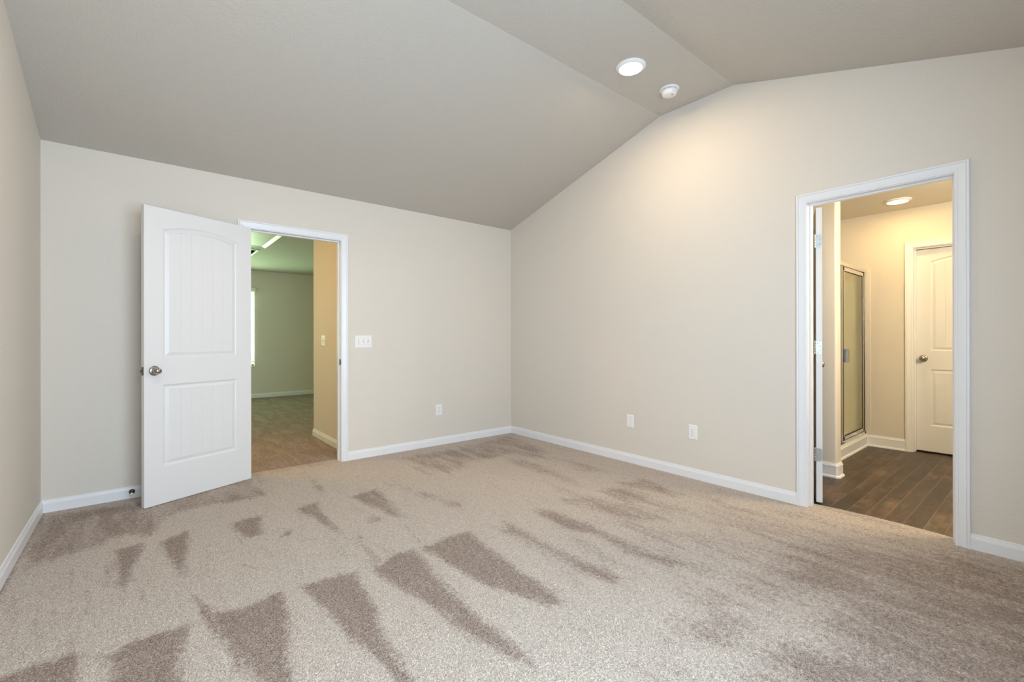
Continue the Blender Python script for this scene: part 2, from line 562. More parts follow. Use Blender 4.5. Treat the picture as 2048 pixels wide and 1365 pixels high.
# ------------------------------------------------------------------ carpet with vacuum marks
# outlines of the darker patches: vacuum marks, wall strips and broader areas (floor coordinates, metres)
PILE = [
    (1, 0.0352, [(-3.882, -1.971), (-3.843, -1.939), (-3.748, -1.932), (-3.668, -1.964), (-3.657, -2.030), (-3.655, -2.202), (-3.665, -2.338), (-3.843, -2.194)]),
    (1, 0.032, [(-3.598, -2.029), (-3.487, -1.999), (-3.332, -2.009), (-3.355, -2.106), (-3.382, -2.253), (-3.395, -2.438), (-3.407, -2.547), (-3.510, -2.464), (-3.557, -2.242), (-3.578, -2.109)]),
    (1, 0.032, [(-3.255, -1.999), (-3.121, -2.007), (-2.993, -1.984), (-3.018, -2.137), (-3.050, -2.335), (-3.089, -2.551), (-3.132, -2.770), (-3.172, -2.738), (-3.191, -2.511), (-3.221, -2.319), (-3.253, -2.133)]),
    (0.85, 0.0192, [(-3.310, -1.757), (-3.288, -1.775), (-3.255, -1.999), (-3.216, -2.387), (-3.206, -2.470), (-3.222, -2.428), (-3.245, -2.266), (-3.274, -2.096), (-3.293, -1.936)]),
    (1, 0.032, [(-2.926, -1.990), (-2.808, -2.004), (-2.666, -2.025), (-2.703, -2.198), (-2.727, -2.395), (-2.759, -2.608), (-2.777, -2.804), (-2.789, -2.930), (-2.829, -2.872), (-2.823, -2.706), (-2.851, -2.551), (-2.871, -2.363), (-2.894, -2.144)]),
    (1, 0.0352, [(-2.592, -2.076), (-2.476, -1.992), (-2.350, -1.998), (-2.365, -2.214), (-2.396, -2.448), (-2.415, -2.671), (-2.409, -2.919), (-2.417, -3.036), (-2.455, -2.973), (-2.495, -2.785), (-2.510, -2.593), (-2.555, -2.370), (-2.588, -2.182)]),
    (0.95, 0.0352, [(-2.279, -2.007), (-2.118, -1.978), (-1.971, -1.990), (-2.015, -2.222), (-2.033, -2.452), (-2.060, -2.667), (-2.086, -2.836), (-2.132, -2.822), (-2.172, -2.706), (-2.229, -2.583), (-2.265, -2.417), (-2.287, -2.179)]),
    (0.6, 0.032, [(-2.507, -1.662), (-2.512, -1.818), (-2.509, -2.065), (-2.568, -2.017), (-2.555, -1.820)]),
    (0.75, 0.048, [(-1.733, -2.020), (-1.710, -2.202), (-1.711, -2.391), (-1.722, -2.672), (-1.713, -2.879), (-1.785, -2.877), (-1.816, -2.722), (-1.825, -2.450), (-1.824, -2.132)]),
    (0.75, 0.048, [(-1.451, -1.987), (-1.356, -2.147), (-1.343, -2.386), (-1.340, -2.569), (-1.372, -2.819), (-1.333, -3.021), (-1.444, -2.978), (-1.496, -2.735), (-1.454, -2.498), (-1.524, -2.308), (-1.498, -2.085)]),
    (0.6, 0.064, [(-1.175, -1.973), (-0.981, -2.034), (-0.887, -2.389), (-0.896, -2.652), (-1.044, -2.606), (-1.193, -2.280)]),
    (0.6, 0.064, [(-0.855, -1.998), (-0.632, -2.056), (-0.627, -2.601), (-0.695, -2.790), (-0.816, -2.532)]),
    (0.55, 0.064, [(-0.568, -1.985), (-0.340, -2.057), (-0.367, -2.533), (-0.507, -2.420)]),
    (0.6, 0.048, [(-3.979, -0.065), (-3.486, -0.165), (-2.754, -0.037), (-2.769, -0.576), (-3.027, -0.539), (-3.282, -0.552), (-3.441, -0.860), (-3.576, -0.771), (-3.751, -0.937), (-3.873, -0.924), (-3.937, -1.029)]),
    (0.35, 0.064, [(-3.986, -0.235), (-3.808, -0.230), (-3.486, -0.493), (-3.555, -0.724), (-3.759, -0.841), (-3.907, -0.794)]),
    (0.95, 0.032, [(-3.591, -0.977), (-3.486, -0.979), (-3.474, -1.054), (-3.515, -1.311), (-3.546, -1.614), (-3.568, -1.443), (-3.589, -1.187)]),
    (0.9, 0.032, [(-3.410, -1.009), (-3.254, -0.923), (-3.271, -1.161), (-3.306, -1.384), (-3.318, -1.566), (-3.352, -1.428), (-3.383, -1.201)]),
    (0.85, 0.032, [(-3.055, -0.968), (-2.870, -0.941), (-2.922, -1.282), (-3.010, -1.273), (-3.052, -1.133)]),
    (0.8, 0.032, [(-2.698, -0.972), (-2.526, -0.934), (-2.558, -1.248), (-2.573, -1.566), (-2.619, -1.395), (-2.632, -1.188)]),
    (0.8, 0.032, [(-2.315, -0.979), (-2.107, -0.928), (-2.136, -1.253), (-2.175, -1.560), (-2.235, -1.469), (-2.266, -1.220)]),
    (0.7, 0.0192, [(-2.872, -1.386), (-2.808, -1.309), (-2.778, -1.311), (-2.810, -1.373)]),
    (0.6, 0.032, [(-2.974, -1.422), (-2.935, -1.473), (-2.933, -1.688), (-2.956, -1.635)]),
    (0.9, 0.0192, [(-3.977, -0.013), (-3.956, -0.120), (-3.966, -0.944), (-3.971, -1.220), (-3.977, -1.358), (-3.996, -1.249), (-3.991, -1.099)]),
    (0.6, 0.048, [(-2.426, -0.109), (-2.366, -0.111), (-2.418, -0.689), (-2.444, -0.594)]),
    (0.55, 0.048, [(-1.974, -0.901), (-1.881, -1.053), (-1.815, -1.387), (-1.771, -1.610), (-1.862, -1.595), (-1.901, -1.250)]),
    (0.7, 0.048, [(-1.800, -1.463), (-1.745, -1.571), (-1.797, -1.619), (-1.843, -1.564)]),
    (0.6, 0.048, [(-2.356, -1.438), (-2.274, -1.479), (-2.323, -1.515), (-2.364, -1.497)]),
    (0.5, 0.08, [(-1.549, -0.200), (-0.865, -0.247), (-0.029, -0.052), (-0.373, -1.042), (-0.632, -1.174), (-0.660, -0.807), (-1.094, -0.797), (-1.475, -0.976), (-1.602, -0.782)]),
    (0.45, 0.064, [(-0.756, -0.848), (-0.675, -1.245), (-0.788, -1.868), (-0.848, -1.659), (-0.884, -1.075)]),
    (0.5, 0.064, [(-0.424, -0.875), (-0.324, -1.316), (-0.397, -1.856), (-0.537, -1.651)]),
    (0.72, 0.192, [(-1.952, -3.280), (-1.706, -3.202), (-1.252, -3.239), (-0.908, -3.231), (-0.640, -3.222), (-0.414, -3.385), (-0.370, -3.597), (-0.099, -3.854), (-0.155, -4.072), (-0.387, -4.317), (-1.627, -4.268), (-2.344, -3.688), (-1.966, -3.597), (-1.751, -3.478), (-1.397, -3.560), (-1.264, -3.538), (-1.385, -3.369), (-1.389, -3.265), (-1.690, -3.259)]),
    (0.6, 0.096, [(-1.945, -3.286), (-1.738, -3.220), (-1.606, -3.237), (-1.566, -3.402), (-1.617, -3.460), (-1.765, -3.467), (-1.892, -3.364)]),
    (0.5, 0.096, [(-1.260, -3.112), (-1.232, -3.196), (-1.257, -3.319), (-1.343, -3.403), (-1.333, -3.285)]),
    (0.45, 0.096, [(-2.175, -3.232), (-2.057, -3.264), (-2.011, -3.425), (-2.027, -3.548), (-2.210, -3.399)]),
    (0.5, 0.08, [(-1.678, -2.418), (-1.617, -2.582), (-1.590, -2.906), (-1.545, -3.112), (-1.615, -3.029), (-1.684, -2.799)]),
    (0.3, 0.32, [(-0.833, -1.907), (0.049, -2.970), (-0.059, -3.850), (-1.722, -3.501), (-1.617, -2.582)]),
    (0.45, 0.008, [(-3.765, -1.523), (-3.737, -1.793), (-3.745, -1.793), (-3.781, -1.525)]),
    (0.45, 0.008, [(-3.742, -1.119), (-3.701, -1.666), (-3.709, -1.666), (-3.758, -1.121)]),
    (0.45, 0.008, [(-3.682, -1.198), (-3.651, -1.664), (-3.659, -1.664), (-3.698, -1.200)]),
    (0.45, 0.008, [(-3.611, -1.162), (-3.589, -1.448), (-3.597, -1.448), (-3.627, -1.164)]),
    (0.45, 0.008, [(-3.907, -1.289), (-3.843, -1.742), (-3.851, -1.744), (-3.923, -1.291)]),
    (0.45, 0.008, [(-3.820, -1.522), (-3.784, -1.753), (-3.792, -1.755), (-3.836, -1.524)]),
    (0.45, 0.008, [(-3.497, -1.408), (-3.474, -1.670), (-3.482, -1.670), (-3.513, -1.410)]),
    (0.45, 0.008, [(-3.061, -1.073), (-2.977, -1.805), (-2.985, -1.805), (-3.077, -1.075)]),
    (0.45, 0.008, [(-3.078, -1.593), (-2.909, -1.889), (-2.915, -1.893), (-3.092, -1.601)]),
    (0.45, 0.008, [(-2.775, -0.725), (-2.725, -1.160), (-2.733, -1.160), (-2.791, -0.727)]),
    (0.45, 0.008, [(-2.629, -0.508), (-2.562, -0.838), (-2.570, -0.840), (-2.645, -0.512)]),
    (0.45, 0.008, [(-2.470, -1.933), (-2.510, -1.622), (-2.502, -1.620), (-2.454, -1.931)]),
    (0.45, 0.008, [(-2.566, -1.607), (-2.505, -2.064), (-2.513, -2.066), (-2.582, -1.609)]),
    (0.45, 0.008, [(-2.279, -1.935), (-2.221, -1.575), (-2.213, -1.577), (-2.263, -1.937)]),
    (0.45, 0.008, [(-3.587, -1.621), (-3.557, -1.920), (-3.565, -1.920), (-3.603, -1.623)]),
    (0.45, 0.008, [(-2.992, -1.786), (-2.890, -1.988), (-2.898, -1.992), (-3.006, -1.794)]),
    (0.45, 0.008, [(-3.533, -2.042), (-3.670, -1.977), (-3.666, -1.969), (-3.527, -2.028)]),
]

NX, NY = 330, 380
XA, XB_, YA, YB_ = -W + 0.002, -0.002, YF + 0.002, -0.002


def pile_field(XX, YY):
    out = np.zeros_like(XX)
    for strength, soft, poly in PILE:
        P = np.array(poly)
        x0, y0 = P.min(0) - 0.3
        x1, y1 = P.max(0) + 0.3
        sel = (XX > x0) & (XX < x1) & (YY > y0) & (YY < y1)
        px, py = XX[sel], YY[sel]
        ins = np.zeros(px.shape, bool)
        dist = np.full(px.shape, 9.0)
        n = len(P)
        for i in range(n):
            ax, ay = P[i]
            bx, by = P[(i + 1) % n]
            c = (ay > py) != (by > py)
            with np.errstate(divide='ignore', invalid='ignore'):
                xi = (bx - ax) * (py - ay) / (by - ay + 1e-12) + ax
            ins ^= c & (px < xi)
            L2 = (bx - ax) ** 2 + (by - ay) ** 2 + 1e-12
            t = np.clip(((px - ax) * (bx - ax) + (py - ay) * (by - ay)) / L2, 0, 1)
            dist = np.minimum(dist, np.hypot(px - ax - t * (bx - ax), py - ay - t * (by - ay)))
        sd = np.where(ins, dist, -dist)
        v = strength * np.clip(0.5 + sd / (2 * soft), 0, 1)
        out[sel] = np.maximum(out[sel], v)
    return out


xs = np.linspace(XA, XB_, NX)
ys = np.linspace(YA, YB_, NY)
XX, YY = np.meshgrid(xs, ys)
pf = pile_field(XX, YY)
verts = np.stack([XX.ravel(), YY.ravel(), np.zeros(XX.size)], 1)
idx = np.arange(NX * NY).reshape(NY, NX)
faces = np.stack([idx[:-1, :-1].ravel(), idx[:-1, 1:].ravel(), idx[1:, 1:].ravel(), idx[1:, :-1].ravel()], 1)
rng = np.random.default_rng(3)
verts = verts.tolist()
faces = faces.tolist()
pv = pf.ravel().tolist()
# tongue of carpet in the bathroom doorway with an irregular cut edge
n0 = len(verts)
KN = 120
for k in range(KN + 1):
    y = A2 + 0.001 + (B2 - A2 - 0.002) * k / KN
    xe = 0.118 + 0.028 * math.sin(math.pi * k / KN) ** 0.8 + rng.uniform(-0.004, 0.004)
    verts += [(XB_, y, 0.0), (xe - 0.012, y, 0.0), (xe, y, -0.009), (xe, y, -0.02)]
    pv += [0.25, 0.3, 0.3, 0.3]
for k in range(KN):
    a = n0 + 4 * k
    for j in range(3):
        faces.append((a + j, a + j + 1, a + j + 5, a + j + 4))
# tongue in the hall doorway
n0 = len(verts)
verts += [(A1, YB_, 0), (B1, YB_, 0), (B1, T + 0.001, 0), (A1, T + 0.001, 0)]
pv += [0.25] * 4
faces.append((n0, n0 + 1, n0 + 2, n0 + 3))
me = bpy.data.meshes.new('floor')
me.from_pydata(verts, [], faces)
at = me.attributes.new('pile', 'FLOAT', 'POINT')
at.data.foreach_set('value', np.array(pv, dtype=np.float32))
me.materials.append(M_carpet)
fl = bpy.data.objects.new('floor', me)
C.objects.link(fl)
tag(fl, 'beige plush bedroom carpet with darker vacuum marks and patches', 'carpet', kind='structure')

# far room and hall carpet
HX0, HX1, HY1 = -4.10, 0.90, 5.542
me = bpy.data.meshes.new('floor_hall')
me.from_pydata([(HX0, T + 0.001, 0), (HX1, T + 0.001, 0), (HX1, HY1, 0), (HX0, HY1, 0)], [], [(0, 1, 2, 3)])
at = me.attributes.new('pile', 'FLOAT', 'POINT')
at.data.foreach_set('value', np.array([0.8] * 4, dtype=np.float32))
me.materials.append(M_carpet)
o = bpy.data.objects.new('floor_hall', me)
C.objects.link(o)
tag(o, 'carpet of the hall and far room seen through the open white door', 'carpet', kind='structure')

# subfloor slab under everything
mb = MB()
mb.box((-W - T, YF - T, -0.2), (0.0, HY1 + T, -0.05))
tag(mb.build('floor_slab', M_darkin), 'concrete slab hidden beneath the carpet', 'floor', kind='structure')

# ------------------------------------------------------------------ door trims
def door_trim(name, frame, a, b, h, depth, stop_d0, stop_d1, label, both=True, strike=None, low=-0.01):
    """frame(u, v, z): u along wall, v outwards from the near wall face (negative = into the wall)"""
    e = empty(name, frame((a + b) / 2, 0, 0), label, 'door frame', kind='structure')
    org = e.location
    F = lambda u, v, z: tuple(Vector(frame(u, v, z)) - Vector(org))
    rv = 0.005
    c = MB()
    casing(c, F, a - rv, b + rv, h + rv, low)
    c.build('casing', M_trim, e)
    if both:
        c = MB()
        casing(c, lambda u, v, z: F(u, -depth - v, z), a - rv, b + rv, h + rv, low)
        c.build('casing', M_trim, e)
    j = MB()

    def bx(mb, u0, u1, v0, v1, z0, z1):
        p, q = F(u0, v0, z0), F(u1, v1, z1)
        mb.box(tuple(min(p[i], q[i]) for i in range(3)), tuple(max(p[i], q[i]) for i in range(3)))
    bx(j, a - TJ + 0.001, a, 0, -depth, low, h)
    bx(j, b, b + TJ - 0.001, 0, -depth, low, h)
    bx(j, a - TJ + 0.001, b + TJ - 0.001, 0, -depth, h, h + TJ - 0.001)
    j.build('jamb', M_trim, e, 0.0012)
    s = MB()
    st = 0.011
    bx(s, a, a + st, -stop_d0, -stop_d1, low, h - st)
    bx(s, b - st, b, -stop_d0, -stop_d1, low, h - st)
    bx(s, a, b, -stop_d0, -stop_d1, h - st, h)
    s.build('stop', M_trim, e, 0.002)
    return e, bx


t1, bx1 = door_trim('trim_1', lambda u, v, z: (u, -v, z), A1, B1, HD, T, 0.040, 0.075, 'white casing and jamb around the doorway to the hall')
# strike plate on the latch jamb
k = MB()
bx1(k, B1 - 0.0015, B1 + 0.0, -0.006, -0.036, 0.890, 0.947)
k.build('strike_plate', M_latch, t1)['label'] = 'nickel strike plate'
k = MB()
bx1(k, B1 - 0.002, B1 - 0.0014, -0.013, -0.028, 0.905, 0.932)
k.build('strike_hole', M_slot, t1)
k = MB()
bx1(k, B1 - 0.004, B1 + 0.001, 0.001, -0.008, 0.900, 0.937)
k.build('strike_lip', M_latch, t1, 0.001)

t2, bx2 = door_trim('trim_2', lambda u, v, z: (-v, u, z), A2, B2, HD, T, 0.040, 0.075, 'white casing and jamb around the bathroom doorway')

# ------------------------------------------------------------------ doors
PROFILE = [(0.0, 0.0), (0.0015, -0.0022), (0.0045, -0.0030), (0.0060, -0.0062), (0.0130, -0.0095), (0.0150, -0.0100), (0.0370, -0.0035), (0.0385, -0.0030), (0.0395, -0.0050)]


def panel_face(mb, W_, H_, T_, sgn, y):
    """moulded two-panel face. sgn=+1: outward normal +y"""
    x0, x1 = 0.112, W_ - 0.112
    zb = [(0.255, 0.817, 0.0), (1.000, 1.888, 0.046)]   # bottom, top at corners, arch rise
    inset_last = PROFILE[-1][0]
    ng = 5
    gx = [x0 + inset_last + (x1 - x0 - 2 * inset_last) * (i + 1) / (ng + 1) for i in range(ng)]
    # relative parameters
    fx = []
    xl, xr = x0 + inset_last, x1 - inset_last
    pts = [xl]
    for g in gx:
        prev = pts[-1]
        pts.append((prev + g - 0.0022) / 2)
        pts += [g - 0.0024, g, g + 0.0024]
    pts.append((pts[-1] + xr) / 2)
    pts.append(xr)
    par = [(p - xl) / (xr - xl) for p in pts]
    K = len(par)

    def arch(rise, zt, i):
        if rise == 0:
            return lambda x: zt - i
        c = (x1 - x0) / 2
        R_ = (c * c + rise * rise) / (2 * rise)
        xc, zc = (x0 + x1) / 2, zt + rise - R_
        return lambda x: zc + math.sqrt(max((R_ - i) ** 2 - (x - xc) ** 2, 0))
    outer = []
    for (z0, z1, rise) in zb:
        rings = []
        for (i, d) in PROFILE:
            f = arch(rise, z1, i)
            xs_ = [x0 + i + (x1 - x0 - 2 * i) * p for p in par]
            bot = [(x, y + sgn * d, z0 + i) for x in xs_]
            top = [(x, y + sgn * d, f(x)) for x in xs_]
            rings.append(bot + top[::-1])
        n = 2 * K
        vs = [p for r in rings for p in r]
        fs = []
        for a in range(len(rings) - 1):
            for k in range(n):
                k2 = (k + 1) % n
                fs.append((a * n + k, a * n + k2, (a + 1) * n + k2, (a + 1) * n + k))
        mb.add(vs, fs)
        # field with V grooves
        d = PROFILE[-1][1]
        f = arch(rise, z1, inset_last)
        bot, top, bot2, top2 = [], [], [], []
        for kk, x in enumerate(pts):
            g = any(abs(x - q) < 1e-6 for q in gx)
            dd = d + (-0.0022 if g else 0)
            bot.append((x, y + sgn * d, z0 + inset_last))
            bot2.append((x, y + sgn * dd, z0 + inset_last + 0.001))
            top2.append((x, y + sgn * dd, f(x) - 0.001))
            top.append((x, y + sgn * d, f(x)))
        vs = bot + bot2 + top2 + top
        fs = []
        for r_i in range(3):
            for kk in range(K - 1):
                fs.append((r_i * K + kk, r_i * K + kk + 1, (r_i + 1) * K + kk + 1, (r_i + 1) * K + kk))
        mb.add(vs, fs)
        fo = arch(rise, z1, 0)
        xs_ = [x0 + (x1 - x0) * p for p in par]
        outer.append(([(x, y, z0) for x in xs_], [(x, y, fo(x)) for x in xs_], xs_))
    # rails
    xs_ = outer[0][2]

    def strip(lo, hi):
        vs = lo + hi
        mb.add(vs, [(k, k + 1, K + k + 1, K + k) for k in range(K - 1)])
    strip([(x, y, 0) for x in xs_], outer[0][0])
    strip(outer[0][1], outer[1][0])
    strip(outer[1][1], [(x, y, H_) for x in xs_])
    # stiles
    mb.add([(0, y, 0), (x0, y, 0), (x0, y, H_), (0, y, H_)], [(0, 1, 2, 3)])
    mb.add([(x1, y, 0), (W_, y, 0), (W_, y, H_), (x1, y, H_)], [(0, 1, 2, 3)])


def knob(parent, x, y, z, sgn, keyed):
    e = MB()
    ax = (0, sgn, 0)
    e.lathe([(0.033, 0.0), (0.0335, 0.003), (0.031, 0.006), (0.024, 0.0095), (0.0, 0.0100)], (x, y, z), ax, 40)
    ro = e.build('rosette', M_nickel, parent)
    k = MB()
    if keyed:
        k.lathe([(0.0125, 0.008), (0.0120, 0.020), (0.0160, 0.022), (0.0225, 0.026), (0.0238, 0.031), (0.0232, 0.040), (0.0205, 0.051), (0.0180, 0.060), (0.0165, 0.064), (0.0145, 0.0655), (0.0, 0.0655)], (x, y, z), ax, 40)
    else:
        k.lathe([(0.0125, 0.008), (0.0115, 0.022), (0.0150, 0.027), (0.0245, 0.034), (0.0275, 0.043), (0.0262, 0.052), (0.0200, 0.060), (0.0080, 0.0635), (0.0, 0.0638)], (x, y, z), ax, 40)
    kn = k.build('knob', M_nickel, parent)
    if keyed:
        b = MB()
        b.lathe([(0.0105, 0.0650), (0.0105, 0.0685), (0.0085, 0.0700), (0.0, 0.0700)], (x, y, z), ax, 24)
        b.build('lock_button', M_nickel, kn)
        b = MB()
        yy = y + sgn * 0.0701
        for dz in (-0.0035, 0.0035):
            b.box((x - 0.006, yy - 0.0003, z + dz - 0.0009), (x + 0.006, yy + 0.0003, z + dz + 0.0009))
        b.build('keyway', M_slot, kn)
    return kn


def hinge(parent, z, ydir, x_edge, y0, y1):
    """barrel on the pivot axis (0,0), one leaf on the slab's hinge edge"""
    b = MB()
    for i in range(5):
        zz = z - 0.0445 + i * 0.0178
        b.lathe([(0.0, zz + 0.0004), (0.0060, zz + 0.0004), (0.0064, zz + 0.001), (0.0064, zz + 0.0170), (0.0060, zz + 0.0176), (0.0, zz + 0.0176)], (0, 0, 0), (0, 0, 1), 18)
    b.lathe([(0.0, z + 0.0445), (0.0072, z + 0.0445), (0.0068, z + 0.048), (0.0, z + 0.049)], (0, 0, 0), (0, 0, 1), 18)
    o = b.build('hinge', M_steel, parent)
    # leaf with rounded corners, lying on the edge
    l = MB()
    pts = []
    r = 0.012
    ys0, ys1 = sorted((y0, y1))
    # rounded side is away from the barrel
    far = y1
    near = y0
    s = 1 if far > near else -1
    for k in range(7):
        a = math.pi / 2 * k / 6
        pts.append((far - s * r + s * r * math.sin(a), z + 0.0445 - r + r * math.cos(a)))
    for k in range(7):
        a = math.pi / 2 * k / 6
        pts.append((far - s * r + s * r * math.cos(a), z - 0.0445 + r - r * math.sin(a)))
    pts += [(near, z - 0.0445), (near, z + 0.0445)]
    l.prism(pts, 0, x_edge - 0.0016, x_edge + 0.001)
    lf = l.build('hinge_leaf', M_steel, o)
    sc = MB()
    for (yy, zz) in ((0.35, 0.030), (0.72, 0.010), (0.35, -0.030), (0.72, -0.020)):
        yv = near + (far - near) * yy
        sc.lathe([(0.0, 0.0), (0.0032, 0.0), (0.0028, 0.0008), (0.0, 0.0010)], (x_edge - 0.0016, yv, z + zz), (-1, 0, 0), 12)
    sc.build('hinge_screw', M_steel, o)
    return o


def make_door(name, loc, rz, label, Wd, Hd, y0, zb, knobs, hinge_side, latch=True, kz=0.916):
    """leaf occupies local x 0.003..0.003+Wd, y y0..y0+0.035; pivot at the local origin"""
    e = empty(name, loc, label, 'door', rz, kind='structure')
    Td = 0.035
    mb = MB()
    panel_face(mb, Wd, Hd, Td, 1, Td)
    panel_face(mb, Wd, Hd, Td, -1, 0.0)
    mb.add([(0, 0, 0), (0, Td, 0), (0, Td, Hd), (0, 0, Hd)], [(0, 1, 2, 3)])
    mb.add([(Wd, 0, 0), (Wd, Td, 0), (Wd, Td, Hd), (Wd, 0, Hd)], [(0, 1, 2, 3)])
    mb.add([(0, 0, 0), (Wd, 0, 0), (Wd, Td, 0), (0, Td, 0)], [(0, 1, 2, 3)])
    mb.add([(0, 0, Hd), (Wd, 0, Hd), (Wd, Td, Hd), (0, Td, Hd)], [(0, 1, 2, 3)])
    mb.v = [(x + 0.003, y + y0, z + zb) for (x, y, z) in mb.v]
    leaf = mb.build('door_leaf', M_door, e)
    kx, kzz = 0.003 + Wd - 0.060, zb + kz
    for (sgn, keyed) in knobs:
        knob(e, kx, y0 + Td if sgn > 0 else y0, kzz, sgn, keyed)
    if latch:
        l = MB()
        xw = 0.003 + Wd
        l.box((xw - 0.001, y0 + 0.005, kzz - 0.028), (xw + 0.0015, y0 + 0.030, kzz + 0.028))
        lp = l.build('latch_plate', M_latch, e, 0.0008)
        l = MB()
        l.prism([(xw + 0.0015, y0 + 0.011), (xw + 0.0125, y0 + 0.013), (xw + 0.004, y0 + 0.025), (xw + 0.0015, y0 + 0.025)], 2, kzz - 0.008, kzz + 0.008)
        l.build('latch_bolt', M_latch, lp, 0.0008)
    if hinge_side:
        for z in (0.335, 1.07, 1.80):
            if hinge_side > 0:
                hinge(e, z, 1, 0.003, 0.004, y0 + 0.032)
            else:
                hinge(e, z, 1, 0.003, -0.004, y0 + 0.003)
    return e


make_door('door_1', (-2.797, -0.010, 0), -2.7379, 'white two panel door standing open against the beige back wall', 0.741, 2.032, 0.008, 0.004, [(1, True), (-1, False)], 1)
make_door('door_2', (T + 0.008, B2 - 0.005, 0), R(20.4), 'white door swung into the bathroom, seen edge on with three hinges', 0.697, 2.020, -0.043, 0.010, [(1, False), (-1, False)], -1)

# ------------------------------------------------------------------ bedroom baseboards
RV = 0.062
mb = MB()
base_sweep(mb, [(-W, YF), (-W, 0), (A1 - RV, 0)], BASE, side=-1)
tag(mb.build('baseboard_left', M_trim), 'white baseboard running into the corner behind the open door', 'baseboard', kind='structure')
mb = MB()
base_sweep(mb, [(B1 + RV, 0), (0, 0), (0, B2 + RV)], BASE, side=-1)
tag(mb.build('baseboard_back', M_trim), 'white baseboard through the room corner between the two doorways', 'baseboard', kind='structure')
mb = MB()
base_sweep(mb, [(0, A2 - RV), (0, YF), (-W, YF)], BASE, side=-1)
tag(mb.build('baseboard_right', M_trim), 'short white baseboard on the window side of the bathroom doorway', 'baseboard', kind='structure')

# ------------------------------------------------------------------ wall plates
def plate(name, loc, rz, w_, h_, label, cat, group=None):
    """local: x along wall, y = 0 at wall with -y outwards"""
    e = empty(name, loc, label, cat, rz, group)
    mb = MB()
    t0, t1_ = 0.0025, 0.0065
    b = 0.006
    a, c = w_ / 2, h_ / 2
    mb.add([(-a, 0, -c), (a, 0, -c), (a, 0, c), (-a, 0, c), (-a, -t0, -c), (a, -t0, -c), (a, -t0, c), (-a, -t0, c),
            (-a + b, -t1_, -c + b), (a - b, -t1_, -c + b), (a - b, -t1_, c - b), (-a + b, -t1_, c - b)],
           [(0, 1, 2, 3), (0, 1, 5, 4), (1, 2, 6, 5), (2, 3, 7, 6), (3, 0, 4, 7), (4, 5, 9, 8), (5, 6, 10, 9), (6, 7, 11, 10), (7, 4, 8, 11), (8, 9, 10, 11)])
    mb.build('cover_plate', M_plate, e, 0.0008)
    return e


def screws(e, pts, y=-0.0065):
    for (x, z) in pts:
        mb = MB()
        mb.lathe([(0.0, 0.0), (0.0030, 0.0), (0.0026, 0.0012), (0.0, 0.0014)], (x, y, z), (0, -1, 0), 14)
        mb.box((x - 0.0022, y - 0.0017, z - 0.0004), (x + 0.0022, y - 0.0012, z + 0.0004))
        mb.build('screw', M_steel, e)


def toggles(e, xs_, up):
    for x, u in zip(xs_, up):
        mb = MB()
        mb.box((x - 0.0052, -0.0068, -0.0122), (x + 0.0052, -0.0062, 0.0122))
        s = mb.build('switch_slot', M_slot, e)
        mb = MB()
        s = 1 if u else -1
        mb.prism([(-0.006, -0.010), (-0.0085, -0.0105), (-0.0085, 0.0105), (-0.006, 0.010)], 0, x - 0.0046, x + 0.0046)
        mb.prism([(-0.007, -0.003 * s), (-0.0185, 0.0035 * s), (-0.0180, 0.0095 * s), (-0.007, 0.0065 * s)], 0, x - 0.0036, x + 0.0036)
        mb.build('toggle', M_plate, e, 0.0006)
        screws(e, [(x, 0.030), (x, -0.030)])


e = plate('light_switch', (-1.829, 0, 1.106), 0, 0.166, 0.120, 'white triple toggle switch plate beside the hall doorway', 'light switch')
toggles(e, (-0.046, 0, 0.046), (0, 1, 1))
e = plate('light_switch', (-1.896, 0.975, 1.112), R(-90), 0.120, 0.120, 'ivory looking double switch plate on the orange lit hall wall', 'light switch')
toggles(e, (-0.023, 0.023), (1, 0))


def outlet(loc, rz, label):
    e = plate('power_outlet', loc, rz, 0.076, 0.119, label, 'power outlet', 'duplex power outlets')
    for dz in (-0.0195, 0.0195):
        mb = MB()
        pts = []
        for k in range(28):
            a = 2 * math.pi * k / 28
            pts.append((0.0172 * math.cos(a), dz + max(-0.0142, min(0.0142, 0.0172 * math.sin(a)))))
        mb.prism(pts, 1, -0.0062, -0.0085)
        s = mb.build('socket', M_plate, e, 0.0005)
        mb = MB()
        mb.box((-0.0075, -0.0088, dz + 0.0005), (-0.0055, -0.0084, dz + 0.0085))
        mb.box((0.0055, -0.0088, dz + 0.0015), (0.0075, -0.0084, dz + 0.0078))
        mb.lathe([(0.0, 0.0), (0.0024, 0.0), (0.0024, 0.0004), (0.0, 0.0004)], (0, -0.0084, dz - 0.0075), (0, -1, 0), 12)
        mb.build('slots', M_slot, s)
    screws(e, [(0, 0)], -0.0065)
    return e


outlet((-1.000, 0, 0.374), 0, 'white power outlet low on the wall with the open white door')
outlet((0, -2.304, 0.374), R(-90), 'white power outlet low on the gable wall by the bathroom doorway')
e = plate('blank_plate', (0, -1.702, 0.378), R(-90), 0.078, 0.120, 'white blank cover plate without sockets low on the gable wall', 'cover plate')
screws(e, [(0, 0.042), (0, -0.042)])

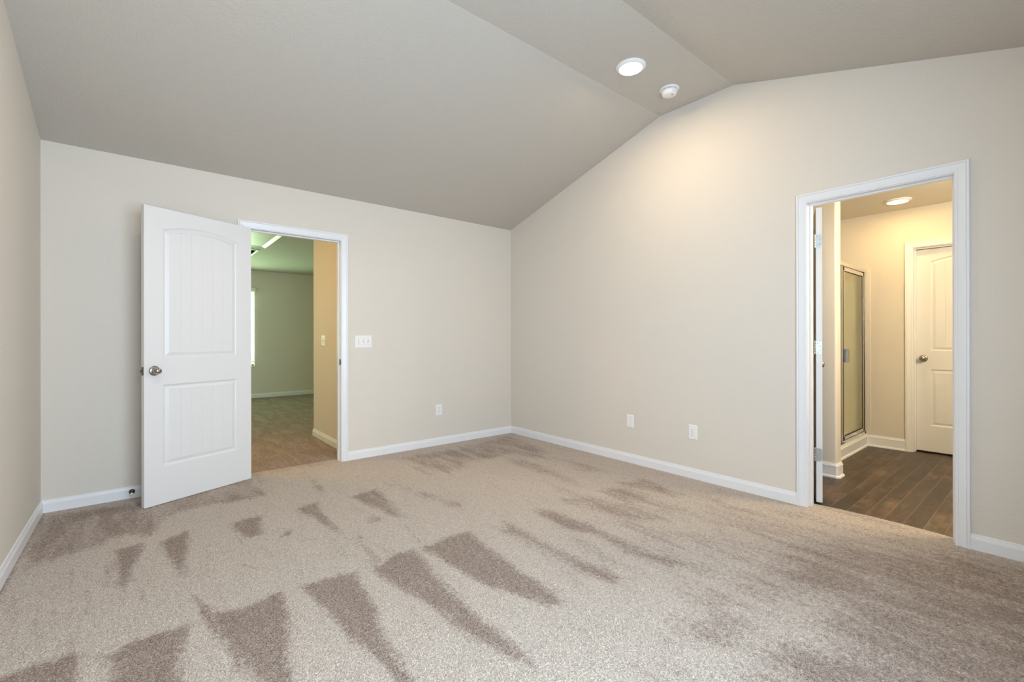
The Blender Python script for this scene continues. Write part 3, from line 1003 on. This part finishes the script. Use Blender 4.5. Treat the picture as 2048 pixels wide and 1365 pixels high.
# door stop on the baseboard
e = empty('door_stop', (-3.530, -0.0125, 0.047), 'dark metal door stop with white rubber tip on the baseboard behind the door', 'door stop')
MB().lathe([(0.0, 0.0), (0.017, 0.0), (0.0175, 0.003), (0.013, 0.007), (0.007, 0.010), (0.0, 0.010)], (0, 0, 0), (0, -1, 0), 28).build('base', M_bronze, e)
MB().lathe([(0.0, 0.009), (0.0055, 0.009), (0.0050, 0.058), (0.0075, 0.060), (0.0, 0.061)], (0, 0, 0), (0, -1, 0), 20).build('rod', M_bronze, e)
MB().lathe([(0.0, 0.060), (0.0085, 0.060), (0.0090, 0.068), (0.0070, 0.074), (0.0, 0.075)], (0, 0, 0), (0, -1, 0), 20).build('tip', M_rubber, e)['label'] = 'white rubber tip'

# ------------------------------------------------------------------ ceiling fixtures
def downlight(loc, mat, label, group='recessed ceiling lights'):
    e = empty('recessed_light', loc, label, 'ceiling light', group=group)
    mb = MB()
    mb.lathe([(0.103, 0.0), (0.1035, 0.002), (0.101, 0.0060), (0.092, 0.0120), (0.083, 0.0165), (0.0775, 0.0175), (0.0762, 0.0160), (0.0762, 0.0)], (0, 0, 0), (0, 0, -1), 64)
    mb.build('trim_ring', M_plate, e)
    mb = MB()
    mb.lathe([(0.0, 0.0176), (0.030, 0.0175), (0.060, 0.0171), (0.0762, 0.0162)], (0, 0, 0), (0, 0, -1), 64)
    mb.build('lens', mat, e)['label'] = 'glowing round lens'
    return e


downlight((-0.797, -2.282, HF), M_lampA, 'glowing recessed light on the flat ceiling strip beside the smoke detector')
downlight((-3.10, -2.282, HF), M_lampA, 'glowing recessed light on the flat ceiling strip above the open white door')
downlight((2.106, -3.205, H), M_lampB, 'glowing recessed light in the bathroom ceiling before the closed door')

e = empty('smoke_detector', (-0.325, -2.295, HF), 'round white smoke detector on the flat strip of the bedroom ceiling', 'smoke detector')
MB().lathe([(0.0, 0.0), (0.073, 0.0), (0.073, 0.004), (0.070, 0.009), (0.062, 0.0115), (0.0, 0.0115)], (0, 0, 0), (0, 0, -1), 56).build('base_plate', M_plate, e)
MB().lathe([(0.0, 0.0110), (0.052, 0.0110), (0.052, 0.0180), (0.0, 0.0180)], (0, 0, 0), (0, 0, -1), 48).build('vent_gap', M_slot, e)['label'] = 'dark air gap'
MB().lathe([(0.0, 0.0165), (0.058, 0.0165), (0.0605, 0.0180), (0.0600, 0.024), (0.0555, 0.036), (0.0490, 0.047), (0.0440, 0.0505), (0.0, 0.0515)], (0, 0, 0), (0, 0, -1), 56).build('dome', M_plate, e)
for k in range(8):
    a = 2 * math.pi * (k + 0.3) / 8
    c_, s_ = math.cos(a), math.sin(a)
    MB().box((0.056 * c_ - 0.0035, 0.056 * s_ - 0.0035, -0.0175), (0.056 * c_ + 0.0035, 0.056 * s_ + 0.0035, -0.0110)).build('spacer', M_plate, e)
mb = MB()
mb.box((-0.008, -0.030, -0.0530), (0.008, -0.020, -0.0510))
mb.build('test_button', M_steel, e, 0.0006)['label'] = 'small grey test button'

# ------------------------------------------------------------------ hall and far room
mb = MB()
mb.box((-1.896, T, -0.05), (HX1, 1.344, H + 0.01))
tag(mb.build('wall_hall', M_wall), 'short hall wall lit orange, holding the double switch plate', 'wall', kind='structure')
LWX0, LWX1, LWZ0, LWZ1 = -2.70, -1.778, 0.600, 2.045
mb = MB()
mb.box((HX0, HY1, -0.05), (LWX0, HY1 + T, H + 0.01)).box((LWX1, HY1, -0.05), (HX1 + T, HY1 + T, H + 0.01))
mb.box((LWX0, HY1, -0.05), (LWX1, HY1 + T, LWZ0)).box((LWX0, HY1, LWZ1), (LWX1, HY1 + T, H + 0.01))
tag(mb.build('wall_far_room', M_wall), 'green tinted end wall of the far room with a blind covered window', 'wall', kind='structure')
SY0, SY1, SZ0, SZ1 = 3.0, 4.2, 0.7, 2.1
mb = MB()
mb.box((HX0 - T, T, -0.05), (HX0, SY0, H + 0.01)).box((HX0 - T, SY1, -0.05), (HX0, HY1 + T, H + 0.01))
mb.box((HX0 - T, SY0, -0.05), (HX0, SY1, SZ0)).box((HX0 - T, SY0, SZ1), (HX0, SY1, H + 0.01))
tag(mb.build('wall_far_room_side', M_wall), 'side wall of the far room hidden behind the open white door', 'wall', kind='structure')
mb = MB()
mb.box((HX1, 1.344, -0.05), (HX1 + T, HY1, H + 0.01))
tag(mb.build('wall_far_room_end', M_wall), 'side wall of the far room hidden past the orange lit wall', 'wall', kind='structure')
mb = MB()
mb.box((HX0, T, H), (HX1, HY1, H + 0.1))
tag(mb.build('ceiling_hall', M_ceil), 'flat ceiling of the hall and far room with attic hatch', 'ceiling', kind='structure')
mb = MB()
base_sweep(mb, [(-1.896, T + 0.02), (-1.896, 1.344), (HX1, 1.344)], BASE, side=1)
tag(mb.build('baseboard_hall', M_trim), 'white baseboard at the foot of the orange lit hall wall', 'baseboard', kind='structure')
mb = MB()
base_sweep(mb, [(HX0, HY1), (HX1, HY1)], BASE, side=-1)
tag(mb.build('baseboard_far_room', M_trim), 'white baseboard along the green tinted end wall of the far room', 'baseboard', kind='structure')

# far room window, recessed, with frame and panes
w2 = empty('window_2', ((LWX0 + LWX1) / 2, HY1 + 0.07, LWZ0), 'bright window in the end wall of the far room', 'window', kind='structure')
hw, hh = (LWX1 - LWX0) / 2, LWZ1 - LWZ0
mb = MB()
mb.box((-hw, -0.02, 0), (-hw + 0.04, 0.03, hh)).box((hw - 0.04, -0.02, 0), (hw, 0.03, hh)).box((-hw, -0.02, 0), (hw, 0.03, 0.045)).box((-hw, -0.02, hh - 0.045), (hw, 0.03, hh)).box((-hw, -0.01, hh / 2 - 0.02), (hw, 0.02, hh / 2 + 0.02))
mb.build('window_frame', M_frame, w2, 0.002)
MB().box((-hw + 0.02, 0.004, 0.02), (hw - 0.02, 0.008, hh - 0.02)).build('pane', M_glass, w2)
w3 = empty('window_3', (HX0 - 0.07, (SY0 + SY1) / 2, SZ0), 'side window of the far room hidden behind the open white door', 'window', kind='structure')
hw3, hh3 = (SY1 - SY0) / 2, SZ1 - SZ0
mb = MB()
mb.box((-0.03, -hw3, 0), (0.02, -hw3 + 0.04, hh3)).box((-0.03, hw3 - 0.04, 0), (0.02, hw3, hh3)).box((-0.03, -hw3, 0), (0.02, hw3, 0.045)).box((-0.03, -hw3, hh3 - 0.045), (0.02, hw3, hh3))
mb.build('window_frame', M_frame, w3, 0.002)
MB().box((-0.008, -hw3 + 0.02, 0.02), (-0.004, hw3 - 0.02, hh3 - 0.02)).build('pane', M_glass, w3)

# venetian blind
bl = empty('window_blind', ((LWX0 + LWX1) / 2, HY1 - 0.012, LWZ0), 'white slatted blind over the far room window', 'blind')
MB().box((-hw - 0.012, -0.045, hh - 0.008), (hw + 0.012, 0.010, hh + 0.060)).build('valance', M_trim, bl, 0.003)
mb = MB()
zz = hh - 0.03
i = 0
while zz > 0.06:
    tilt = -0.012
    mb.add([(-hw + 0.006, -0.021, zz - tilt), (hw - 0.006, -0.021, zz - tilt), (hw - 0.006, 0.021, zz + tilt), (-hw + 0.006, 0.021, zz + tilt),
            (-hw + 0.006, -0.021, zz - tilt + 0.0022), (hw - 0.006, -0.021, zz - tilt + 0.0022), (hw - 0.006, 0.021, zz + tilt + 0.0022), (-hw + 0.006, 0.021, zz + tilt + 0.0022)],
           [(0, 3, 2, 1), (4, 5, 6, 7), (0, 1, 5, 4), (1, 2, 6, 5), (2, 3, 7, 6), (3, 0, 4, 7)])
    zz -= 0.044
mb.build('slats', M_slat, bl)
MB().box((-hw + 0.004, -0.024, 0.0), (hw - 0.004, 0.024, 0.020)).build('bottom_rail', M_trim, bl, 0.003)
for x in (-hw + 0.1, hw - 0.1):
    MB().box((x - 0.001, -0.023, 0.01), (x + 0.001, -0.021, hh - 0.01)).build('ladder_cord', M_slat, bl)

# attic hatch
ah = empty('attic_hatch', (-2.47, 2.20, H - 0.0006), 'white framed attic hatch in the hall ceiling', 'attic hatch')
mb = MB()
hx, hy = 0.375, 0.74
rings = []
CP = [(0.0, 0.0), (0.0, 0.009), (0.010, 0.011), (0.012, 0.009), (0.030, 0.014), (0.044, 0.017), (0.046, 0.014), (0.057, 0.017), (0.057, 0.0)]
for k in range(5):
    sx, sy = ((-1, -1), (1, -1), (1, 1), (-1, 1), (-1, -1))[k]
    rings.append([(sx * (hx - 0.057 + o), sy * (hy - 0.057 + o), -t) for o, t in CP])
ring_sweep(mb, rings, closed_profile=False, cap=False)
mb.build('casing', M_trim, ah)
MB().box((-hx + 0.045, -hy + 0.045, -0.006), (hx - 0.045, hy - 0.045, -0.0003)).build('hatch_panel', M_grille, ah, 0.001)
# return air grille
vg = empty('air_vent', (-2.41, 3.53, H), 'white framed air vent with dark louvres in the far room ceiling', 'vent')
mb = MB()
hx, hy = 0.29, 0.33
for (p, q) in (((-hx, -hy), (hx, -hy + 0.035)), ((-hx, hy - 0.035), (hx, hy)), ((-hx, -hy + 0.035), (-hx + 0.035, hy - 0.035)), ((hx - 0.035, -hy + 0.035), (hx, hy - 0.035))):
    mb.box((p[0], p[1], -0.012), (q[0], q[1], 0.0))
mb.build('vent_frame', M_grille, vg, 0.002)
MB().box((-hx + 0.03, -hy + 0.03, -0.002), (hx - 0.03, hy - 0.03, 0.0)).build('vent_backing', M_darkin, vg)
mb = MB()
y = -hy + 0.045
while y < hy - 0.045:
    mb.add([(-hx + 0.034, y, -0.010), (hx - 0.034, y, -0.010), (hx - 0.034, y + 0.012, -0.003), (-hx + 0.034, y + 0.012, -0.003)], [(0, 1, 2, 3)])
    y += 0.022
mb.build('louvres', M_darkin, vg)

# warm flush lamp in the hall
hl = empty('hall_light', (-3.35, 0.80, H), 'warm flush ceiling lamp of the hall above the doorway', 'ceiling light')
MB().lathe([(0.0, 0.0), (0.150, 0.0), (0.152, 0.012), (0.140, 0.022), (0.0, 0.022)], (0, 0, 0), (0, 0, -1), 40).build('lamp_base', M_nickel, hl)
MB().lathe([(0.135, 0.022), (0.130, 0.045), (0.105, 0.075), (0.060, 0.095), (0.0, 0.102)], (0, 0, 0), (0, 0, -1), 40).build('lamp_shade', M_lampC, hl)

# ------------------------------------------------------------------ bathroom
BX, BY0 = 2.550, -4.60
me = MB().box((0.0, BY0 - T, -0.05), (BX + T, -1.7, -0.012))
tag(me.build('floor_bathroom', M_plank), 'dark brown wood plank floor of the bathroom', 'floor', kind='structure')
DA, DB = -3.960, -3.245
mb = MB()
mb.box((BX, DB + TJ, -0.02), (BX + T, -1.7, H + 0.01)).box((BX, BY0 - T, -0.02), (BX + T, DA - TJ, H + 0.01)).box((BX, DA - TJ, 2.035 + TJ), (BX + T, DB + TJ, H + 0.01))
tag(mb.build('wall_bathroom', M_wall), 'warm lit bathroom wall holding the closed white door', 'wall', kind='structure')
mb = MB()
mb.box((T, -1.7, -0.02), (BX + T, -1.7 + T, H + 0.01))
tag(mb.build('wall_bathroom_shower', M_wall), 'bathroom wall behind the shower', 'wall', kind='structure')
mb = MB()
mb.box((T, BY0 - T, -0.02), (BX, BY0, H + 0.01))
tag(mb.build('wall_bathroom_end', M_wall), 'bathroom end wall hidden past the doorway casing', 'wall', kind='structure')
mb = MB()
mb.box((T, BY0, H), (BX, -1.7, H + 0.1))
tag(mb.build('ceiling_bathroom', M_wall), 'warm lit flat bathroom ceiling', 'ceiling', kind='structure')
# stub wall with bullnose corners
sx0, sx1, sy = 0.952, 1.068, -3.026
mb = MB()
pts = [(sx0, -1.7)]
rr = 0.019
for k in range(9):
    a = math.pi / 2 * k / 8
    pts.append((sx0 + rr - rr * math.cos(a), sy + rr - rr * math.sin(a)))
for k in range(9):
    a = math.pi / 2 * k / 8
    pts.append((sx1 - rr + rr * math.sin(a), sy + rr - rr * math.cos(a)))
pts.append((sx1, -1.7))
mb.prism(pts, 2, -0.02, H + 0.005)
tag(mb.build('wall_stub', M_wall), 'narrow bathroom partition with rounded corners beside the shower', 'wall', kind='structure')
# stub base board with clipped corners + shoe
cc = 0.010
path = [(sx0, -2.0), (sx0, sy + cc), (sx0 + cc, sy), (sx1 - cc, sy), (sx1, sy + cc), (sx1, -2.862)]
tb = empty('baseboard_stub', (0, 0, 0), 'white baseboard with shoe moulding around the rounded bathroom partition', 'baseboard', kind='structure')
mb = MB()
base_sweep(mb, path, BASE_BATH, side=-1, z=-0.012)
mb.build('baseboard_board', M_trim, tb)
mb = MB()
base_sweep(mb, path, SHOE, side=-1, z=-0.012)
mb.build('shoe_moulding', M_trim, tb)
# curb and baseboard in front of the shower, continuing on the end wall to the door casing
CY = -2.866
path = [(sx1, CY), (BX, CY), (BX, DB + RV)]
cb = empty('baseboard_bathroom', (0, 0, 0), 'white baseboard along the shower curb and the wall with the closed door', 'baseboard', kind='structure')
mb = MB()
base_sweep(mb, path, BASE_BATH, side=-1, z=-0.012)
mb.build('baseboard_board', M_trim, cb)
mb = MB()
base_sweep(mb, path, SHOE, side=-1, z=-0.012)
mb.build('shoe_moulding', M_trim, cb)

# shower: acrylic pan with curb, surround, framed glass
sh = empty('shower_stall', (1.8, -2.85, 0), 'cream acrylic shower stall with a chrome framed glass front', 'shower')
def LB(mb, a, b):
    return mb.box((a[0] - 1.8, a[1] + 2.85, a[2]), (b[0] - 1.8, b[1] + 2.85, b[2]))
mb = MB()
LB(mb, (sx1 + 0.001, -2.865, -0.010), (BX - 0.001, -2.760, 0.118))
LB(mb, (sx1 + 0.001, -2.760, -0.010), (BX - 0.001, -1.702, 0.045))
mb.build('shower_pan', M_acrylic, sh, 0.006, 3)
mb = MB()
LB(mb, (BX - 0.035, -2.760, 0.045), (BX - 0.001, -1.702, 1.780))
LB(mb, (sx1 + 0.001, -2.760, 0.045), (sx1 + 0.035, -1.702, 1.780))
LB(mb, (sx1 + 0.035, -1.740, 0.045), (BX - 0.035, -1.702, 1.780))
# curved front wings of the surround
for (xa, xb) in ((BX - 0.035, BX - 0.001), (sx1 + 0.001, sx1 + 0.035)):
    pts = [(-2.832, 0.118), (-2.759, 0.118), (-2.759, 1.74)]
    for k in range(9):
        a = math.pi / 2 * k / 8
        pts.append((-2.78 + 0.02 * math.cos(a) - 0.07 * (k / 8), 1.74 + 0.09 * math.sin(a)))
    pts.append((-2.832, 1.83))
    mb.prism([(p[0] + 2.85, p[1]) for p in pts], 0, xa - 1.8, xb - 1.8)
mb.build('surround', M_acrylic, sh, 0.004, 3)
mb = MB()
LB(mb, (BX - 0.0065, -2.902, 0.107), (BX - 0.0005, -2.864, 1.870))
mb.build('flange', M_acrylic, sh, 0.002)
# frame
fy0, fy1 = -2.866, -2.836
mb = MB()
LB(mb, (sx1 + 0.001, fy0, 0.118), (sx1 + 0.026, fy1, 1.855))
LB(mb, (BX - 0.045, fy0, 0.118), (BX - 0.008, fy1, 1.855))
LB(mb, (sx1 + 0.001, fy0, 0.118), (BX - 0.008, fy1, 0.146))
mb.build('chrome_frame', M_chrome, sh, 0.002)
mb = MB()
LB(mb, (sx1 + 0.001, fy0 - 0.010, 1.826), (BX - 0.008, fy1 + 0.004, 1.862))
mb.build('header_rail', M_chrome, sh, 0.006, 3)
xs0 = 1.750
mb = MB()
LB(mb, (xs0 - 0.022, fy0 + 0.002, 0.146), (xs0, fy1 - 0.002, 1.826))
mb.build('mullion', M_chrome, sh, 0.002)
mb = MB()
LB(mb, (xs0 + 0.0005, fy0 + 0.003, 0.146), (xs0 + 0.031, fy1 - 0.006, 1.826))
LB(mb, (BX - 0.0795, fy0 + 0.003, 0.146), (BX - 0.0455, fy1 - 0.006, 1.826))
mb.build('black_gasket', M_seal, sh)
mb = MB()
dx0, dx1 = xs0 + 0.033, BX - 0.081
LB(mb, (dx0, fy0 + 0.003, 0.150), (dx0 + 0.028, fy1 - 0.003, 1.822))
LB(mb, (dx1 - 0.014, fy0 + 0.003, 0.150), (dx1, fy1 - 0.003, 1.822))
LB(mb, (dx0, fy0 + 0.003, 0.150), (dx1, fy1 - 0.003, 0.182))
LB(mb, (dx0, fy0 + 0.003, 1.786), (dx1, fy1 - 0.003, 1.822))
sd = mb.build('shower_door', M_chrome, sh, 0.002)
mb = MB()
LB(mb, (dx0 + 0.0285, -2.853, 0.183), (dx1 - 0.0145, -2.848, 1.785))
mb.build('glass_pane', M_shglass, sd)
mb = MB()
LB(mb, (dx0 + 0.0285, fy0 + 0.008, 0.1825), (dx1 - 0.0145, fy0 + 0.012, 0.190))
LB(mb, (dx0 + 0.0285, fy0 + 0.008, 1.779), (dx1 - 0.0145, fy0 + 0.012, 1.7855))
LB(mb, (dx1 - 0.020, fy0 + 0.008, 0.190), (dx1 - 0.0145, fy0 + 0.012, 1.779))
mb.build('glass_seal', M_seal, sd)
mb = MB()
LB(mb, (dx0 + 0.002, fy0 - 0.026, 0.900), (dx0 + 0.008, fy0 + 0.003, 1.030))
LB(mb, (dx0 + 0.002, fy0 - 0.030, 0.900), (dx0 + 0.050, fy0 - 0.024, 1.030))
mb.build('handle', M_steel, sd, 0.002)
mb = MB()
LB(mb, (sx1 + 0.026, -2.853, 0.146), (xs0 - 0.022, -2.848, 1.826))
mb.build('glass_pane', M_shglass, sh)

# added fill light for the bathroom, out of view, shaped as a globe fixture
vl = empty('bath_fill_light', (0.75, BY0, 2.06), 'added unseen three globe fill light on the bathroom end wall', 'fill light')
MB().box((-0.30, 0.0005, -0.05), (0.30, 0.03, 0.05)).build('back_plate', M_nickel, vl, 0.004)
for gx_ in (-0.2, 0.0, 0.2):
    MB().lathe([(0.0, 0.03), (0.012, 0.03), (0.012, 0.06), (0.03, 0.065), (0.03, 0.075), (0.0, 0.075)], (gx_, 0, 0), (0, 1, 0), 20).build('arm', M_nickel, vl)
    MB().lathe([(0.028, 0.0752)] + [(0.06 * math.sin(R(a)), 0.13 - 0.06 * math.cos(R(a))) for a in range(30, 181, 15)], (gx_, 0, 0), (0, 1, 0), 24).build('globe', M_lampD, vl)

# closed door of the bathroom wall
t3, bx3 = door_trim('trim_3', lambda u, v, z: (BX - v, u, z), DA, DB, 2.035, T, 0.045, 0.078, 'white casing and jamb around the closed bathroom closet door', both=False, low=-0.012)
make_door('door_3', (BX + 0.113, DA, 0), R(90), 'closed white panel door seen through the bathroom doorway', 0.709, 2.015, 0.0, 0.005, [(1, False)], 0, latch=False, kz=0.925)
mb = MB().box((BX + T, DA - 0.1, -0.05), (BX + T + 0.02, DB + 0.1, H))
tag(mb.build('wall_closet', M_darkin), 'dark closet space behind the closed bathroom door', 'wall', kind='structure')
